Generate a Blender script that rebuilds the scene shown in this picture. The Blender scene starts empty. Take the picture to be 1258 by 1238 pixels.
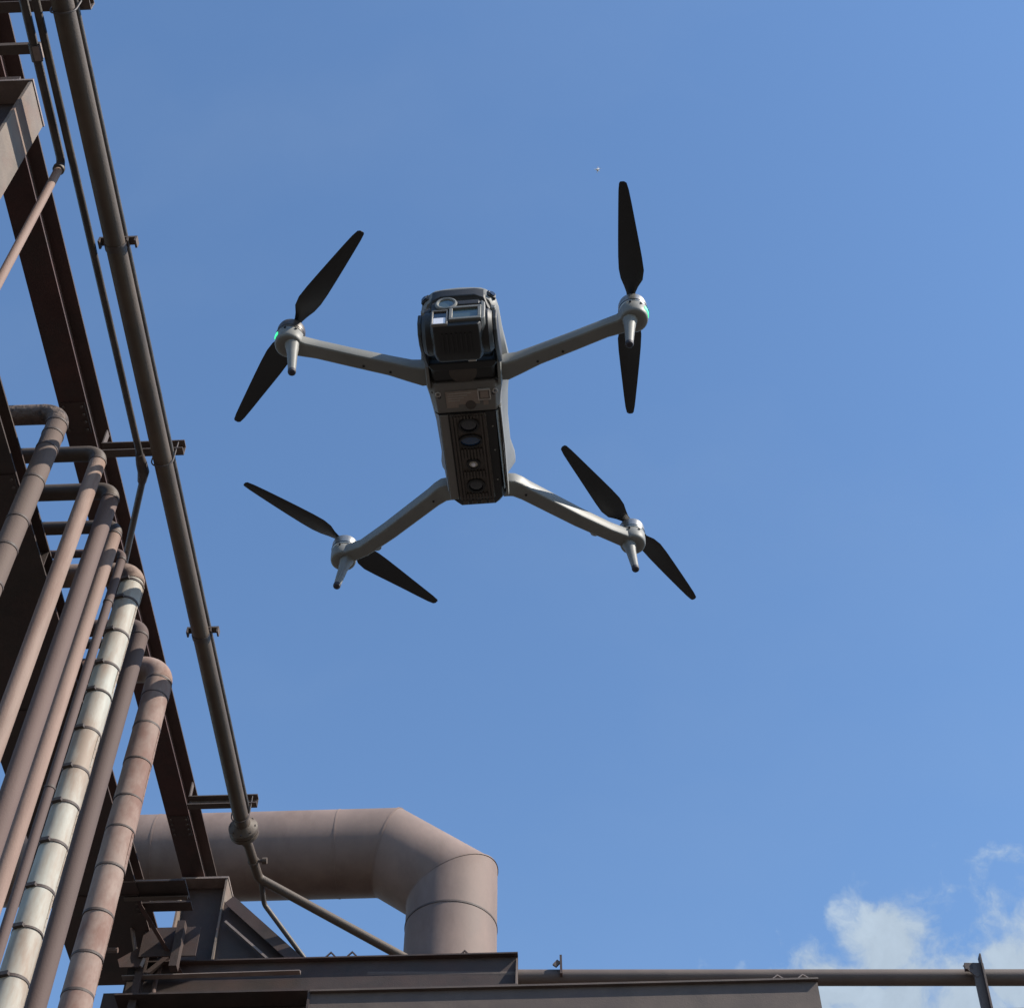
import bpy, bmesh, math, random
from mathutils import Vector, Matrix

random.seed(7)
scene = bpy.context.scene
COL = scene.collection
R = math.radians

# ------------------------------------------------------------------ camera
CAM_Z, PITCH, YAW, FPX = 1.6, R(52.5), R(2.3), 1900.0
cam_data = bpy.data.cameras.new('camera')
cam_data.sensor_fit = 'HORIZONTAL'
cam_data.sensor_width = 36.0
cam_data.lens = 36.0 * FPX / 1258.0
cam_data.clip_start = 0.05
cam_data.clip_end = 6000
cam = bpy.data.objects.new('camera', cam_data)
cam.location = (0, 0, CAM_Z)
cam.rotation_euler = (R(90) + PITCH, 0, YAW)
COL.objects.link(cam)
scene.camera = cam
CAM_M = cam.rotation_euler.to_matrix()

def sky_dir(px, py):
    """direction in the sky of a point of the 1258 x 1238 photograph"""
    return (CAM_M @ Vector((px - 629, 619 - py, -FPX))).normalized()

# ------------------------------------------------------------------ sun and sky
SUN_EL, SUN_AZ = R(43), R(108)          # azimuth clockwise from +Y
SUN_DIR = Vector((math.sin(SUN_AZ) * math.cos(SUN_EL), math.cos(SUN_AZ) * math.cos(SUN_EL), math.sin(SUN_EL)))

scene.view_settings.view_transform = 'Standard'
scene.view_settings.look = 'None'
scene.view_settings.gamma = 1
scene.view_settings.use_curve_mapping = False
scene.view_settings.exposure = 0.6

world = bpy.data.worlds.new('World')
scene.world = world
world.use_nodes = True
wt = world.node_tree
wn, wl = wt.nodes, wt.links
wn.clear()
w_out = wn.new('ShaderNodeOutputWorld')
w_bg = wn.new('ShaderNodeBackground')
w_bg.inputs['Strength'].default_value = 0.15
sky = wn.new('ShaderNodeTexSky')
sky.sky_type = 'NISHITA'
sky.sun_disc = False
sky.sun_elevation = SUN_EL
sky.sun_rotation = SUN_AZ
sky.altitude = 100
sky.air_density = 1.0
sky.dust_density = 0.1
sky.ozone_density = 1.0

def wmath(op, a, b=None, c=None, clamp=False):
    n = wn.new('ShaderNodeMath'); n.operation = op; n.use_clamp = clamp
    for i, v in enumerate((a, b, c)):
        if v is None: continue
        if isinstance(v, (int, float)): n.inputs[i].default_value = v
        else: wl.new(v, n.inputs[i])
    return n.outputs[0]

hs = wn.new('ShaderNodeHueSaturation')
hs.inputs['Hue'].default_value = 0.5
hs.inputs['Saturation'].default_value = 1.12
hs.inputs['Value'].default_value = 1.0
wl.new(sky.outputs[0], hs.inputs['Color'])
geo = wn.new('ShaderNodeTexCoord')
dirv = geo.outputs['Generated']
warp = wn.new('ShaderNodeTexNoise')
warp.inputs['Scale'].default_value = 16
warp.inputs['Detail'].default_value = 5
wl.new(dirv, warp.inputs['Vector'])
wsub = wn.new('ShaderNodeVectorMath'); wsub.operation = 'SUBTRACT'
wl.new(warp.outputs['Color'], wsub.inputs[0]); wsub.inputs[1].default_value = (.5, .5, .5)
wsc = wn.new('ShaderNodeVectorMath'); wsc.operation = 'SCALE'
wl.new(wsub.outputs[0], wsc.inputs[0]); wsc.inputs['Scale'].default_value = 0.055
wadd = wn.new('ShaderNodeVectorMath'); wadd.operation = 'ADD'
wl.new(dirv, wadd.inputs[0]); wl.new(wsc.outputs[0], wadd.inputs[1])
wdir = wadd.outputs[0]
# cumulus heads rising above the horizon bank: direction and angular radius
heads = [((1024, 1208), .032), ((1088, 1158), .036), ((1100, 1235), .045), ((1258, 1195), .032), ((1195, 1230), .028),
         ((1310, 1205), .045), ((1060, 1290), .07), ((1200, 1300), .08), ((1400, 1280), .12), ((1560, 1350), .14),
         ((900, 1420), .10), ((620, 1600), .12), ((200, 1650), .14)]
blob = None
for (px, py), rad in heads:
    d = wn.new('ShaderNodeVectorMath'); d.operation = 'DISTANCE'
    wl.new(wdir, d.inputs[0]); d.inputs[1].default_value = sky_dir(px, py)
    v = wmath('SUBTRACT', 1.0, wmath('DIVIDE', d.outputs['Value'], rad))
    blob = v if blob is None else wmath('MAXIMUM', blob, v)
# low bank of cumulus all round the horizon
sep = wn.new('ShaderNodeSeparateXYZ'); wl.new(dirv, sep.inputs[0])
bankn = wn.new('ShaderNodeTexNoise'); bankn.inputs['Scale'].default_value = 4.0; bankn.inputs['Detail'].default_value = 3
wl.new(wdir, bankn.inputs['Vector'])
bank = wmath('SUBTRACT', wmath('MULTIPLY', bankn.outputs['Fac'], 1.1), wmath('MULTIPLY_ADD', sep.outputs['Z'], 1.6, 0.12))
blob = wmath('MAXIMUM', blob, bank)
fine = wn.new('ShaderNodeTexNoise'); fine.inputs['Scale'].default_value = 34; fine.inputs['Detail'].default_value = 8
fine.inputs['Roughness'].default_value = .62
wl.new(wdir, fine.inputs['Vector'])
dens = wmath('ADD', blob, wmath('MULTIPLY', wmath('SUBTRACT', fine.outputs['Fac'], .5), 1.65))
mr = wn.new('ShaderNodeMapRange'); mr.interpolation_type = 'SMOOTHSTEP'
mr.inputs['From Min'].default_value = 0.0; mr.inputs['From Max'].default_value = 0.62
mr.inputs['To Max'].default_value = 0.86
wl.new(dens, mr.inputs['Value'])
# thin high wisps over the blue
wis = wn.new('ShaderNodeTexNoise'); wis.inputs['Scale'].default_value = 3.2; wis.inputs['Detail'].default_value = 6
wmap = wn.new('ShaderNodeMapping'); wmap.inputs['Scale'].default_value = (1, 2.4, 1.5); wmap.inputs['Rotation'].default_value = (.3, .2, .7)
wl.new(wdir, wmap.inputs['Vector']); wl.new(wmap.outputs[0], wis.inputs['Vector'])
wm2 = wn.new('ShaderNodeMapRange'); wm2.inputs['From Min'].default_value = .5; wm2.inputs['From Max'].default_value = .8
wm2.inputs['To Max'].default_value = .05
wl.new(wis.outputs['Fac'], wm2.inputs['Value'])
fac = wmath('MAXIMUM', mr.outputs[0], wm2.outputs[0])
shade = wn.new('ShaderNodeMapRange'); wl.new(fine.outputs['Fac'], shade.inputs['Value'])
shade.inputs['From Min'].default_value = .3; shade.inputs['From Max'].default_value = .7
shade.inputs['To Min'].default_value = .80; shade.inputs['To Max'].default_value = 1.0
cl = wn.new('ShaderNodeVectorMath'); cl.operation = 'SCALE'
cl.inputs[0].default_value = (2.5, 2.95, 3.35)
wl.new(shade.outputs[0], cl.inputs['Scale'])
mixc = wn.new('ShaderNodeMix'); mixc.data_type = 'RGBA'
wl.new(fac, mixc.inputs['Factor']); wl.new(hs.outputs[0], mixc.inputs[6]); wl.new(cl.outputs[0], mixc.inputs[7])
wl.new(mixc.outputs[2], w_bg.inputs['Color'])
wl.new(w_bg.outputs[0], w_out.inputs['Surface'])

sun_data = bpy.data.lights.new('sun', 'SUN')
sun_data.energy = 4.8
sun_data.angle = R(0.5)
sun_data.color = (1.0, 0.93, 0.82)
sun = bpy.data.objects.new('sun', sun_data)
sun.rotation_euler = SUN_DIR.to_track_quat('Z', 'Y').to_euler()
sun.location = (20, -5, 30)
COL.objects.link(sun)

# ------------------------------------------------------------------ materials
MATS = {}
def mat(name, base, rough=.6, metal=0.0, spots=None, spot_amt=.5, scale=6.0, stretch=(1, 1, 1), vary=.25,
        bump=.25, bump_scale=60., spec=.5, coat=0.0, spot_edge=(.45, .62), dust=None, dist=0.01):
    """painted or bare surface: base colour with tonal mottling, spots of a second colour and fine relief"""
    if name in MATS: return MATS[name]
    m = bpy.data.materials.new(name); m.use_nodes = True
    nt = m.node_tree; N, Lk = nt.nodes, nt.links
    b = N['Principled BSDF']
    b.inputs['Roughness'].default_value = rough
    b.inputs['Metallic'].default_value = metal
    b.inputs['Specular IOR Level'].default_value = spec
    b.inputs['Coat Weight'].default_value = coat
    tc = N.new('ShaderNodeTexCoord')
    mp = N.new('ShaderNodeMapping'); mp.inputs['Scale'].default_value = stretch
    Lk.new(tc.outputs['Object'], mp.inputs['Vector'])
    n1 = N.new('ShaderNodeTexNoise'); n1.inputs['Scale'].default_value = scale; n1.inputs['Detail'].default_value = 8
    n1.inputs['Roughness'].default_value = .65
    Lk.new(mp.outputs[0], n1.inputs['Vector'])
    r1 = N.new('ShaderNodeMapRange')
    r1.inputs['From Min'].default_value = .3; r1.inputs['From Max'].default_value = .7
    r1.inputs['To Min'].default_value = 1 - vary; r1.inputs['To Max'].default_value = 1 + vary
    Lk.new(n1.outputs['Fac'], r1.inputs['Value'])
    sc = N.new('ShaderNodeVectorMath'); sc.operation = 'SCALE'; sc.inputs[0].default_value = base
    Lk.new(r1.outputs[0], sc.inputs['Scale'])
    colour = sc.outputs[0]
    if spots:
        n2 = N.new('ShaderNodeTexNoise'); n2.inputs['Scale'].default_value = scale * .55; n2.inputs['Detail'].default_value = 10
        n2.inputs['Roughness'].default_value = .7
        off = N.new('ShaderNodeVectorMath'); off.operation = 'ADD'; off.inputs[1].default_value = (13.1, 4.2, 7.7)
        Lk.new(mp.outputs[0], off.inputs[0]); Lk.new(off.outputs[0], n2.inputs['Vector'])
        r2 = N.new('ShaderNodeMapRange'); r2.inputs['From Min'].default_value = spot_edge[0]; r2.inputs['From Max'].default_value = spot_edge[1]
        r2.inputs['To Max'].default_value = spot_amt
        Lk.new(n2.outputs['Fac'], r2.inputs['Value'])
        mx = N.new('ShaderNodeMix'); mx.data_type = 'RGBA'
        Lk.new(r2.outputs[0], mx.inputs['Factor']); Lk.new(colour, mx.inputs[6]); mx.inputs[7].default_value = (*spots, 1)
        colour = mx.outputs[2]
    Lk.new(colour, b.inputs['Base Color'])
    rr = N.new('ShaderNodeMapRange'); rr.inputs['To Min'].default_value = max(rough - .12, .05); rr.inputs['To Max'].default_value = min(rough + .12, 1)
    Lk.new(n1.outputs['Fac'], rr.inputs['Value']); Lk.new(rr.outputs[0], b.inputs['Roughness'])
    if bump:
        n3 = N.new('ShaderNodeTexNoise'); n3.inputs['Scale'].default_value = bump_scale; n3.inputs['Detail'].default_value = 4
        Lk.new(tc.outputs['Object'], n3.inputs['Vector'])
        bp = N.new('ShaderNodeBump'); bp.inputs['Strength'].default_value = bump; bp.inputs['Distance'].default_value = dist
        Lk.new(n3.outputs['Fac'], bp.inputs['Height']); Lk.new(bp.outputs[0], b.inputs['Normal'])
    MATS[name] = m
    return m

def emit(name, colour, strength):
    m = bpy.data.materials.new(name); m.use_nodes = True
    b = m.node_tree.nodes['Principled BSDF']
    b.inputs['Base Color'].default_value = (*colour, 1)
    b.inputs['Emission Color'].default_value = (*colour, 1)
    b.inputs['Emission Strength'].default_value = strength
    return m

STREAK = (1, 1, .12)
M_girder = mat('weathered_girder_paint', (.050, .035, .030), .7, spots=(.075, .036, .03), spot_amt=.6, scale=2.4, vary=.35, spot_edge=(.42, .66))
M_redlead = mat('red_lead_paint', (.075, .036, .031), .8, spots=(.045, .035, .031), spot_amt=.7, scale=2.2, vary=.3)
M_column = mat('taupe_column_paint', (.17, .132, .105), .7, spots=(.20, .10, .075), spot_amt=.55, scale=2.5, vary=.25)
M_beam = mat('brown_beam_paint', (.105, .078, .064), .7, spots=(.085, .06, .055), spot_amt=.6, scale=2.0, vary=.25)
M_strip = mat('pale_taupe_paint_and_lit_edges', (.24, .19, .17), .7, spots=(.14, .10, .09), spot_amt=.5, scale=3, vary=.2)  # pale taupe; sunlight on edges and small saddles is put into the colour
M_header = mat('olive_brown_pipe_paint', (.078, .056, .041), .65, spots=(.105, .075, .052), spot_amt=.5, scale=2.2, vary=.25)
M_conduit = mat('dark_conduit_paint', (.045, .038, .034), .55, spots=(.12, .10, .09), spot_amt=.5, scale=4, vary=.25)
M_duct = mat('mauve_brown_duct_paint', (.190, .134, .112), .75, spots=(.125, .078, .060), spot_amt=.7, scale=1.6, stretch=(1, 1, .45), spot_edge=(.48, .68), vary=.20, bump=.15, bump_scale=9)
M_p1 = mat('brown_grey_cladding', (.125, .090, .075), .8, spots=(.13, .085, .075), spot_amt=.5, scale=2.5, stretch=STREAK, vary=.2, spec=.3)
M_p2 = mat('beige_cladding', (.275, .195, .158), .8, spots=(.17, .10, .075), spot_amt=.75, scale=5, stretch=STREAK, vary=.18, spec=.3)
M_p3 = mat('mauve_pipe_paint', (.135, .092, .080), .8, spots=(.10, .065, .057), spot_amt=.5, scale=2.5, stretch=STREAK, vary=.18, spec=.3)
M_p4 = mat('pink_beige_pipe_paint', (.27, .185, .150), .8, spots=(.17, .105, .085), spot_amt=.7, scale=4, stretch=STREAK, vary=.15, spec=.3)
M_p5 = mat('thin_pipe_paint', (.11, .076, .068), .8, spots=(.12, .08, .07), spot_amt=.5, scale=3, stretch=STREAK, vary=.2, spec=.3)
M_w = mat('galvanised_cladding', (.40, .40, .35), .7, metal=.0, spots=(.26, .185, .135), spot_amt=.9, scale=4.0, stretch=(1, 1, .25), vary=.16, spot_edge=(.40, .60), bump=.1, bump_scale=8)
M_b = mat('dark_mauve_pipe_paint', (.10, .070, .062), .8, spots=(.12, .08, .07), spot_amt=.4, scale=2.5, stretch=STREAK, vary=.18, spec=.3)
M_o = mat('rusty_pink_cladding', (.265, .195, .163), .8, spots=(.165, .085, .065), spot_amt=.8, scale=3.2, stretch=(1, 1, .5), vary=.22, spot_edge=(.42, .58), bump=.1, bump_scale=8, spec=.3)
M_elbow = mat('worn_elbow_cladding', (.22, .155, .12), .8, spots=(.06, .036, .03), spot_amt=.8, scale=7, vary=.3, spot_edge=(.5, .62), spec=.3)
M_rough = mat('cracked_brown_lagging', (.115, .082, .066), .8, spots=(.03, .02, .018), spot_amt=.9, scale=8, vary=.35, spot_edge=(.54, .60), bump=.8, bump_scale=20, dist=.03)
M_band = mat('dark_band_steel', (.06, .045, .04), .6, scale=10, vary=.3)
M_seam = mat('grey_brown_seam', (.07, .05, .043), .7, scale=10, vary=.3)

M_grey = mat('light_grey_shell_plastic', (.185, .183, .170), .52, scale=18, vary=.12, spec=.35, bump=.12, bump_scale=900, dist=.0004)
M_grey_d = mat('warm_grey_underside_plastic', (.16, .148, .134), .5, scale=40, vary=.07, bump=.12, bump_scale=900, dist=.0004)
M_black = mat('matt_black_plastic', (.016, .015, .015), .55, scale=40, vary=.15, bump=.12, bump_scale=900, dist=.0004)
M_dark = mat('brown_black_metal', (.075, .060, .050), .42, metal=.2, scale=50, vary=.2, bump=.1, bump_scale=900, dist=.0004)
M_blade = mat('black_propeller_plastic', (.014, .014, .016), .38, scale=30, vary=.15, bump=.08, bump_scale=600, dist=.0003)
M_alu = mat('brushed_motor_aluminium', (.33, .32, .30), .35, metal=.7, scale=90, vary=.15, bump=.1, bump_scale=900, dist=.0003)
M_label = mat('tan_rating_plate', (.26, .205, .17), .6, scale=120, vary=.15, bump=0)
M_line = mat('pale_printed_line', (.42, .38, .34), .6, bump=0)
M_glass = mat('dark_lens_glass', (.008, .010, .016), .06, scale=40, vary=.1, bump=0, spec=.8, coat=.6)
M_window = mat('grey_green_lens_window', (.06, .085, .08), .10, scale=40, vary=.1, bump=0, spec=.8, coat=.6)
M_blue = mat('blue_sensor_window', (.010, .045, .12), .12, scale=40, vary=.1, bump=0, spec=.8, coat=.5)
M_white = mat('white_reflection_and_lamp_dome', (.80, .80, .86), .35, bump=0, vary=.03)  # white of the painted window reflection and of the lamp dome
M_lamp = mat('frosted_lamp_lens', (.55, .52, .45), .3, bump=0, vary=.08)
M_rubber = mat('dark_rubber_foot', (.035, .032, .045), .7, bump=.1, bump_scale=600, dist=.0003)
M_green = emit('green_status_light', (.05, .85, .30), 1.0)
M_ground = mat('gravel_yard', (.060, .050, .041), .95, spots=(.042, .036, .030), spot_amt=.7, scale=.35, vary=.3, bump=.6, bump_scale=30, dist=.03)

# ------------------------------------------------------------------ mesh helpers
class MB:
    def __init__(self): self.v, self.f = [], []
    def add(self, verts, faces):
        o = len(self.v); self.v += [tuple(p) for p in verts]; self.f += [tuple(i + o for i in q) for q in faces]
        return self
    def box(self, x0, x1, y0, y1, z0, z1):
        v = [(x, y, z) for z in (z0, z1) for y in (y0, y1) for x in (x0, x1)]
        return self.add(v, [(0, 2, 3, 1), (4, 5, 7, 6), (0, 1, 5, 4), (2, 6, 7, 3), (0, 4, 6, 2), (1, 3, 7, 5)])
    def loft(self, secs, cap=True):
        n = len(secs[0]); v = [p for s in secs for p in s]; f = []
        for i in range(len(secs) - 1):
            for j in range(n):
                a, b = i * n + j, i * n + (j + 1) % n
                f.append((a, b, b + n, a + n))
        if cap: f.append(tuple(range(n))[::-1]); f.append(tuple(range((len(secs) - 1) * n, len(secs) * n)))
        return self.add(v, f)
    def prism(self, prof, p0, p1, up=(0, 0, 1)):
        """extrude a 2D profile (side, up) from p0 to p1"""
        p0, p1, up = Vector(p0), Vector(p1), Vector(up)
        t = (p1 - p0).normalized(); s = t.cross(up).normalized(); u = s.cross(t)
        return self.loft([[p + s * a + u * b for a, b in prof] for p in (p0, p1)])
    def tube(self, path, r, n=20, cap=True):
        path = [Vector(p) for p in path]; m = len(path)
        rr = r if isinstance(r, (list, tuple)) else [r] * m
        t = (path[1] - path[0]).normalized()
        a = t.orthogonal().normalized(); b = t.cross(a); secs = []
        for i, p in enumerate(path):
            tin = (p - path[i - 1]).normalized() if i else (path[1] - p).normalized()
            tout = (path[i + 1] - p).normalized() if i < m - 1 else tin
            if (tin - tout).length < 1e-5: tout = tin
            bis = (tin + tout).normalized()
            sec = []
            for k in range(n):
                w = 2 * math.pi * k / n
                d = (a * math.cos(w) + b * math.sin(w)) * rr[i]
                sec.append(p + d - tin * (d.dot(bis) / tin.dot(bis)))
            secs.append(sec)
            q = tin.rotation_difference(tout); a = q @ a; b = q @ b
        return self.loft(secs, cap)
    def cyl(self, p, r, h, axis=(0, 0, 1), n=20, r2=None):
        p, ax = Vector(p), Vector(axis).normalized()
        return self.tube([p, p + ax * h], [r, r if r2 is None else r2], n)
    def lathe(self, p, prof, n=24, axis=(0, 0, 1)):
        """prof: (radius, height) pairs from bottom to top"""
        p, ax = Vector(p), Vector(axis).normalized(); a = ax.orthogonal().normalized(); b = ax.cross(a)
        return self.loft([[p + ax * h + (a * math.cos(2 * math.pi * k / n) + b * math.sin(2 * math.pi * k / n)) * r for k in range(n)] for r, h in prof])
    def torus(self, p, r, rt, axis=(0, 0, 1), n=28, k=8, sx=1.0):
        p, ax = Vector(p), Vector(axis).normalized(); a = Vector((1, 0, 0)) if abs(ax.x) < .9 else Vector((0, 1, 0)); b = ax.cross(a).normalized(); a = b.cross(ax)
        v, f = [], []
        for i in range(n):
            w = 2 * math.pi * i / n; d = a * math.cos(w) * sx + b * math.sin(w); dn = (a * math.cos(w) + b * math.sin(w))
            for j in range(k):
                q = 2 * math.pi * j / k
                v.append(p + d * r + dn * rt * math.cos(q) + ax * rt * math.sin(q))
                f.append((i * k + j, ((i + 1) % n) * k + j, ((i + 1) % n) * k + (j + 1) % k, i * k + (j + 1) % k))
        return self.add(v, f)
    def build(self, name, material, parent=None, bevel=0, seg=2, angle=32, loc=None, flat=False):
        me = bpy.data.meshes.new(name); me.from_pydata(self.v, [], self.f)
        bm = bmesh.new(); bm.from_mesh(me); bmesh.ops.recalc_face_normals(bm, faces=bm.faces); bm.to_mesh(me); bm.free()
        me.materials.append(material)
        if not flat:
            me.shade_smooth(); me.set_sharp_from_angle(angle=R(angle))
        o = bpy.data.objects.new(name, me); COL.objects.link(o)
        if parent is not None: o.parent = parent
        if loc: o.location = loc
        if bevel:
            bv = o.modifiers.new('bevel', 'BEVEL'); bv.width = bevel; bv.segments = seg; bv.limit_method = 'ANGLE'; bv.angle_limit = R(32)
            bv.harden_normals = False
        return o

def fillet(pts, rad, n=10):
    pts = [Vector(p) for p in pts]; out = [pts[0]]
    for i in range(1, len(pts) - 1):
        a, b, c = pts[i - 1], pts[i], pts[i + 1]
        u, v = (a - b).normalized(), (c - b).normalized()
        ang = u.angle(v); d = rad / math.tan(ang / 2)
        cen = b + (u + v).normalized() * (rad / math.sin(ang / 2))
        s, e = b + u * d - cen, b + v * d - cen
        tot = s.angle(e); ax = s.cross(e).normalized()
        for k in range(n + 1): out.append(cen + Matrix.Rotation(tot * k / n, 3, ax) @ s)
    out.append(pts[-1])
    return out

def tag(o, label, cat, group=None, kind=None):
    if label: o['label'] = label
    if cat: o['category'] = cat
    if group: o['group'] = group
    if kind: o['kind'] = kind
    return o

def empty(name, label, cat, loc=(0, 0, 0), group=None, rot=(0, 0, 0)):
    o = bpy.data.objects.new(name, None); COL.objects.link(o); o.location = loc; o.rotation_euler = rot
    o.empty_display_size = .1
    return tag(o, label, cat, group)

def share(src, parent=None, loc=None, rot=None):
    o = src.copy(); COL.objects.link(o)
    o.parent = parent
    if loc is not None: o.location = loc
    if rot is not None: o.rotation_euler = rot
    return o

def ibeam(w, h, tf, tw):
    a, b = w / 2, h / 2
    return [(-a, -b), (a, -b), (a, -b + tf), (tw / 2, -b + tf), (tw / 2, b - tf), (a, b - tf), (a, b), (-a, b), (-a, b - tf), (-tw / 2, b - tf), (-tw / 2, -b + tf), (-a, -b + tf)]
def channel(w, h, t):      # web on the -side edge
    return [(0, 0), (w, 0), (w, t), (t, t), (t, h - t), (w, h - t), (w, h), (0, h)]
def angle(w, h, t):
    return [(0, 0), (w, 0), (w, t), (t, t), (t, h), (0, h)]

# ------------------------------------------------------------------ ground
g = MB(); S = 2500; K = 24
g.add([(-S + 2 * S * i / K, -S + 2 * S * j / K, 0) for j in range(K + 1) for i in range(K + 1)],
      [(j * (K + 1) + i, j * (K + 1) + i + 1, (j + 1) * (K + 1) + i + 1, (j + 1) * (K + 1) + i) for j in range(K) for i in range(K)])
tag(g.build('ground', M_ground), None, None, kind='structure')

# ------------------------------------------------------------------ long girders of the pipe bridge
def long_girder(label, x, zb, w, h, y0, y1, mweb, stiff):
    t = empty('bridge_girder', label, 'girder', (x, y0, zb), 'long girders of the pipe bridge')
    L = y1 - y0
    MB().box(-w / 2, w / 2, 0, L, 0, .025).build('bottom_flange', mweb, t)
    MB().box(-w / 2, w / 2, 0, L, h - .025, h).build('top_flange', M_girder, t)
    MB().box(-.008, .008, 0, L, .025, h - .025).build('web', mweb, t)
    sp0 = None; yy = 2.6
    while yy < L:
        if sp0 is None:
            p = MB().box(-w / 2 + .02, w / 2 - .02, -.2, .2, -.016, -.001).build('splice_plate', M_girder, t, loc=(0, yy, 0))
            q = MB()
            for bx in (-w / 2 + .055, w / 2 - .055):
                for by in (-.15, -.05, .05, .15): q.cyl((bx, by, -.034), .017, .018, n=6)
            sp0 = (p, q.build('bolt_rows', M_beam, p)); sp0[1]['kind'] = 'stuff'
        else:
            p = share(sp0[0], t, (0, yy, 0)); share(sp0[1], p)
        yy += 3.35
    st = None; y = stiff
    while y < L and stiff:
        if st is None:
            st = MB().box(.008, w / 2 - .01, -.006, .006, .025, h - .025).build('stiffener', M_girder, t, loc=(0, y, 0))
        else: share(st, t, (0, y, 0))
        y += 2.4
    return t
long_girder('dark girder with reddish underside, right of the column with the sunlit taupe side', -5.15, 15.6, .31, .53, -10, 17.75, M_redlead, 0)
long_girder('wider dark girder further left, below the cross pipe runs and partly behind the risers', -6.02, 14.3, 1.18, .30, -10, 17.75, M_girder, 1.2)

# H columns under the bridge
def h_column(label, y, z1, x0=-5.28, x1=-4.64, d=.44, bearing=True):
    t = empty('bridge_column', label, 'column', ((x0 + x1) / 2, y + d / 2, 0), 'columns of the pipe bridge')
    w = (x1 - x0) / 2
    MB().box(w - .028, w, -d / 2, d / 2, 0, z1).build('flange', M_column, t)
    MB().box(-w, -w + .028, -d / 2, d / 2, 0, z1).build('flange', M_column, t)
    MB().box(-w + .028, w - .028, -.009, .009, 0, z1).build('web', M_girder, t)
    MB().box(-w - .01, w + .01, -d / 2 - .01, d / 2 + .01, z1, z1 + .03).build('cap_plate', M_strip, t)
    MB().box(-w + .06, w - .2, -.15, .15, z1 + .03, z1 + (.3 if bearing else .09)).build('bearing_block', M_girder, t)
    MB().box(-w - .12, w + .12, -d / 2 - .12, d / 2 + .12, 0, .04).build('base_plate', M_girder, t)
    return t
h_column('thick H column at the upper left with a sunlit taupe side and rusty top', 5.40, 15.27)
h_column('H column under the far lower end of the reddish girder, above the cross beam', 17.05, 15.50, bearing=False)
for yy, lb in ((-6.0, 'H column of the pipe bridge behind the viewer'),):
    h_column(lb, yy, 15.27)

# ------------------------------------------------------------------ header pipe and its fittings
HX, HZ = -4.12, 15.0
t = empty('header_pipe', 'long olive brown pipe running down the left side, flanged at its far end', 'pipe', (HX, -10, HZ))
def rel(o, pts): return [tuple(Vector(p) - o.location) for p in pts]
MB().tube(rel(t, [(HX, -10, HZ), (HX, 15.5, HZ)]), .098, 24).build('pipe', M_header, t)
fl = MB()
fl.lathe((0, 0, 0), [(.10, -.1), (.105, -.1), (.19, -.03), (.19, .03)], 28, (0, 1, 0))
fl.lathe((0, 0, 0), [(.19, .045), (.19, .10), (.08, .11), (.06, .3)], 28, (0, 1, 0))
fo = fl.build('end_flange', M_header, t, loc=(0, 25.45, 0))
bo = MB().cyl((0, -.06, 0), .018, .19, (0, 1, 0), 6).build('bolt', M_band, fo, loc=(.155, 0, 0))
for k in range(1, 8): share(bo, fo, (.155 * math.cos(k * math.pi / 4), 0, .155 * math.sin(k * math.pi / 4)))
tailp = fillet([(HX, 15.5, HZ), (-4.06, 16.45, 15.0), (-2.16, 17.2, 14.25), (-1.2, 17.58, 13.87), (-1.2, 17.58, 0)], .10, 6)
MB().tube(rel(t, tailp), .062, 18).build('branch_pipe', M_header, t)
v = MB().cyl((0, 0, 0), .02, .16, (1, 0, 0), 10)
v.cyl((.12, 0, 0), .045, .06, (1, 0, 0), 10); v.torus((0, 0, 0), .066, .012, (0, 1, 0))
v.build('drain_cock', M_header, t, loc=tuple(Vector((-4.08, 16.1, 15.0)) - t.location))
sm = fillet([(-4.03, 16.45, 14.98), (-4.0, 16.75, 14.80), (-3.4, 17.15, 14.15), (-3.2, 17.3, 13.9), (-3.2, 17.3, 0)], .12, 6)
tag(MB().tube(sm, .034, 12).build('drain_pipe', M_conduit), 'thin dark bent pipe dropping from the end of the long olive pipe', 'pipe')
tag(MB().tube([(-4.055, -10, 15.15), (-4.055, 15.3, 15.15)], .032, 12).build('tracer_conduit', M_conduit), 'dark slim conduit running close along the right edge of the long olive pipe', 'conduit')

# conduits A and B with their drops
t = empty('conduit', 'slim conduit with a pale drop turning down at the upper left', 'conduit', (-4.455, -10, 15.0), 'slim conduits beside the girder')
MB().tube(rel(t, fillet([(-4.455, -10, 15), (-4.455, 6.10, 15), (-4.455, 6.10, 14.88)], .08, 8)), .040, 14).build('pipe', M_conduit, t)
MB().tube(rel(t, [(-4.455, 6.10, 14.90), (-4.455, 6.10, 0)]), .039, 14).build('drop_pipe', M_p4, t)
MB().lathe((0, 0, 0), [(.045, -.07), (.055, -.06), (.055, -.02), (.05, 0)], 14).build('coupling', M_conduit, t, loc=tuple(Vector((-4.455, 6.10, 14.92)) - t.location))
MB().tube([(0, 0, 0), (0, .16, 0)], .052, 14).build('coupling', M_conduit, t, loc=tuple(Vector((-4.455, 4.95, 15)) - t.location))
t = empty('conduit', 'slim dark conduit beside the long olive pipe, ending in a black union', 'conduit', (-4.35, -10, 15.0), 'slim conduits beside the girder')
MB().tube(rel(t, fillet([(-4.35, -10, 15), (-4.35, 9.70, 15), (-4.94, 11.26, 15.32), (-7.5, 11.26, 15.32)], .12, 8)), .037, 14).build('pipe', M_conduit, t)
MB().tube([(0, -.06, 0), (0, .06, 0), (0, .17, 0), (-.05, .32, .03)], [.045, .060, .062, .048], 14).build('union', M_band, t, loc=tuple(Vector((-4.35, 9.50, 14.99)) - t.location))

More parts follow.
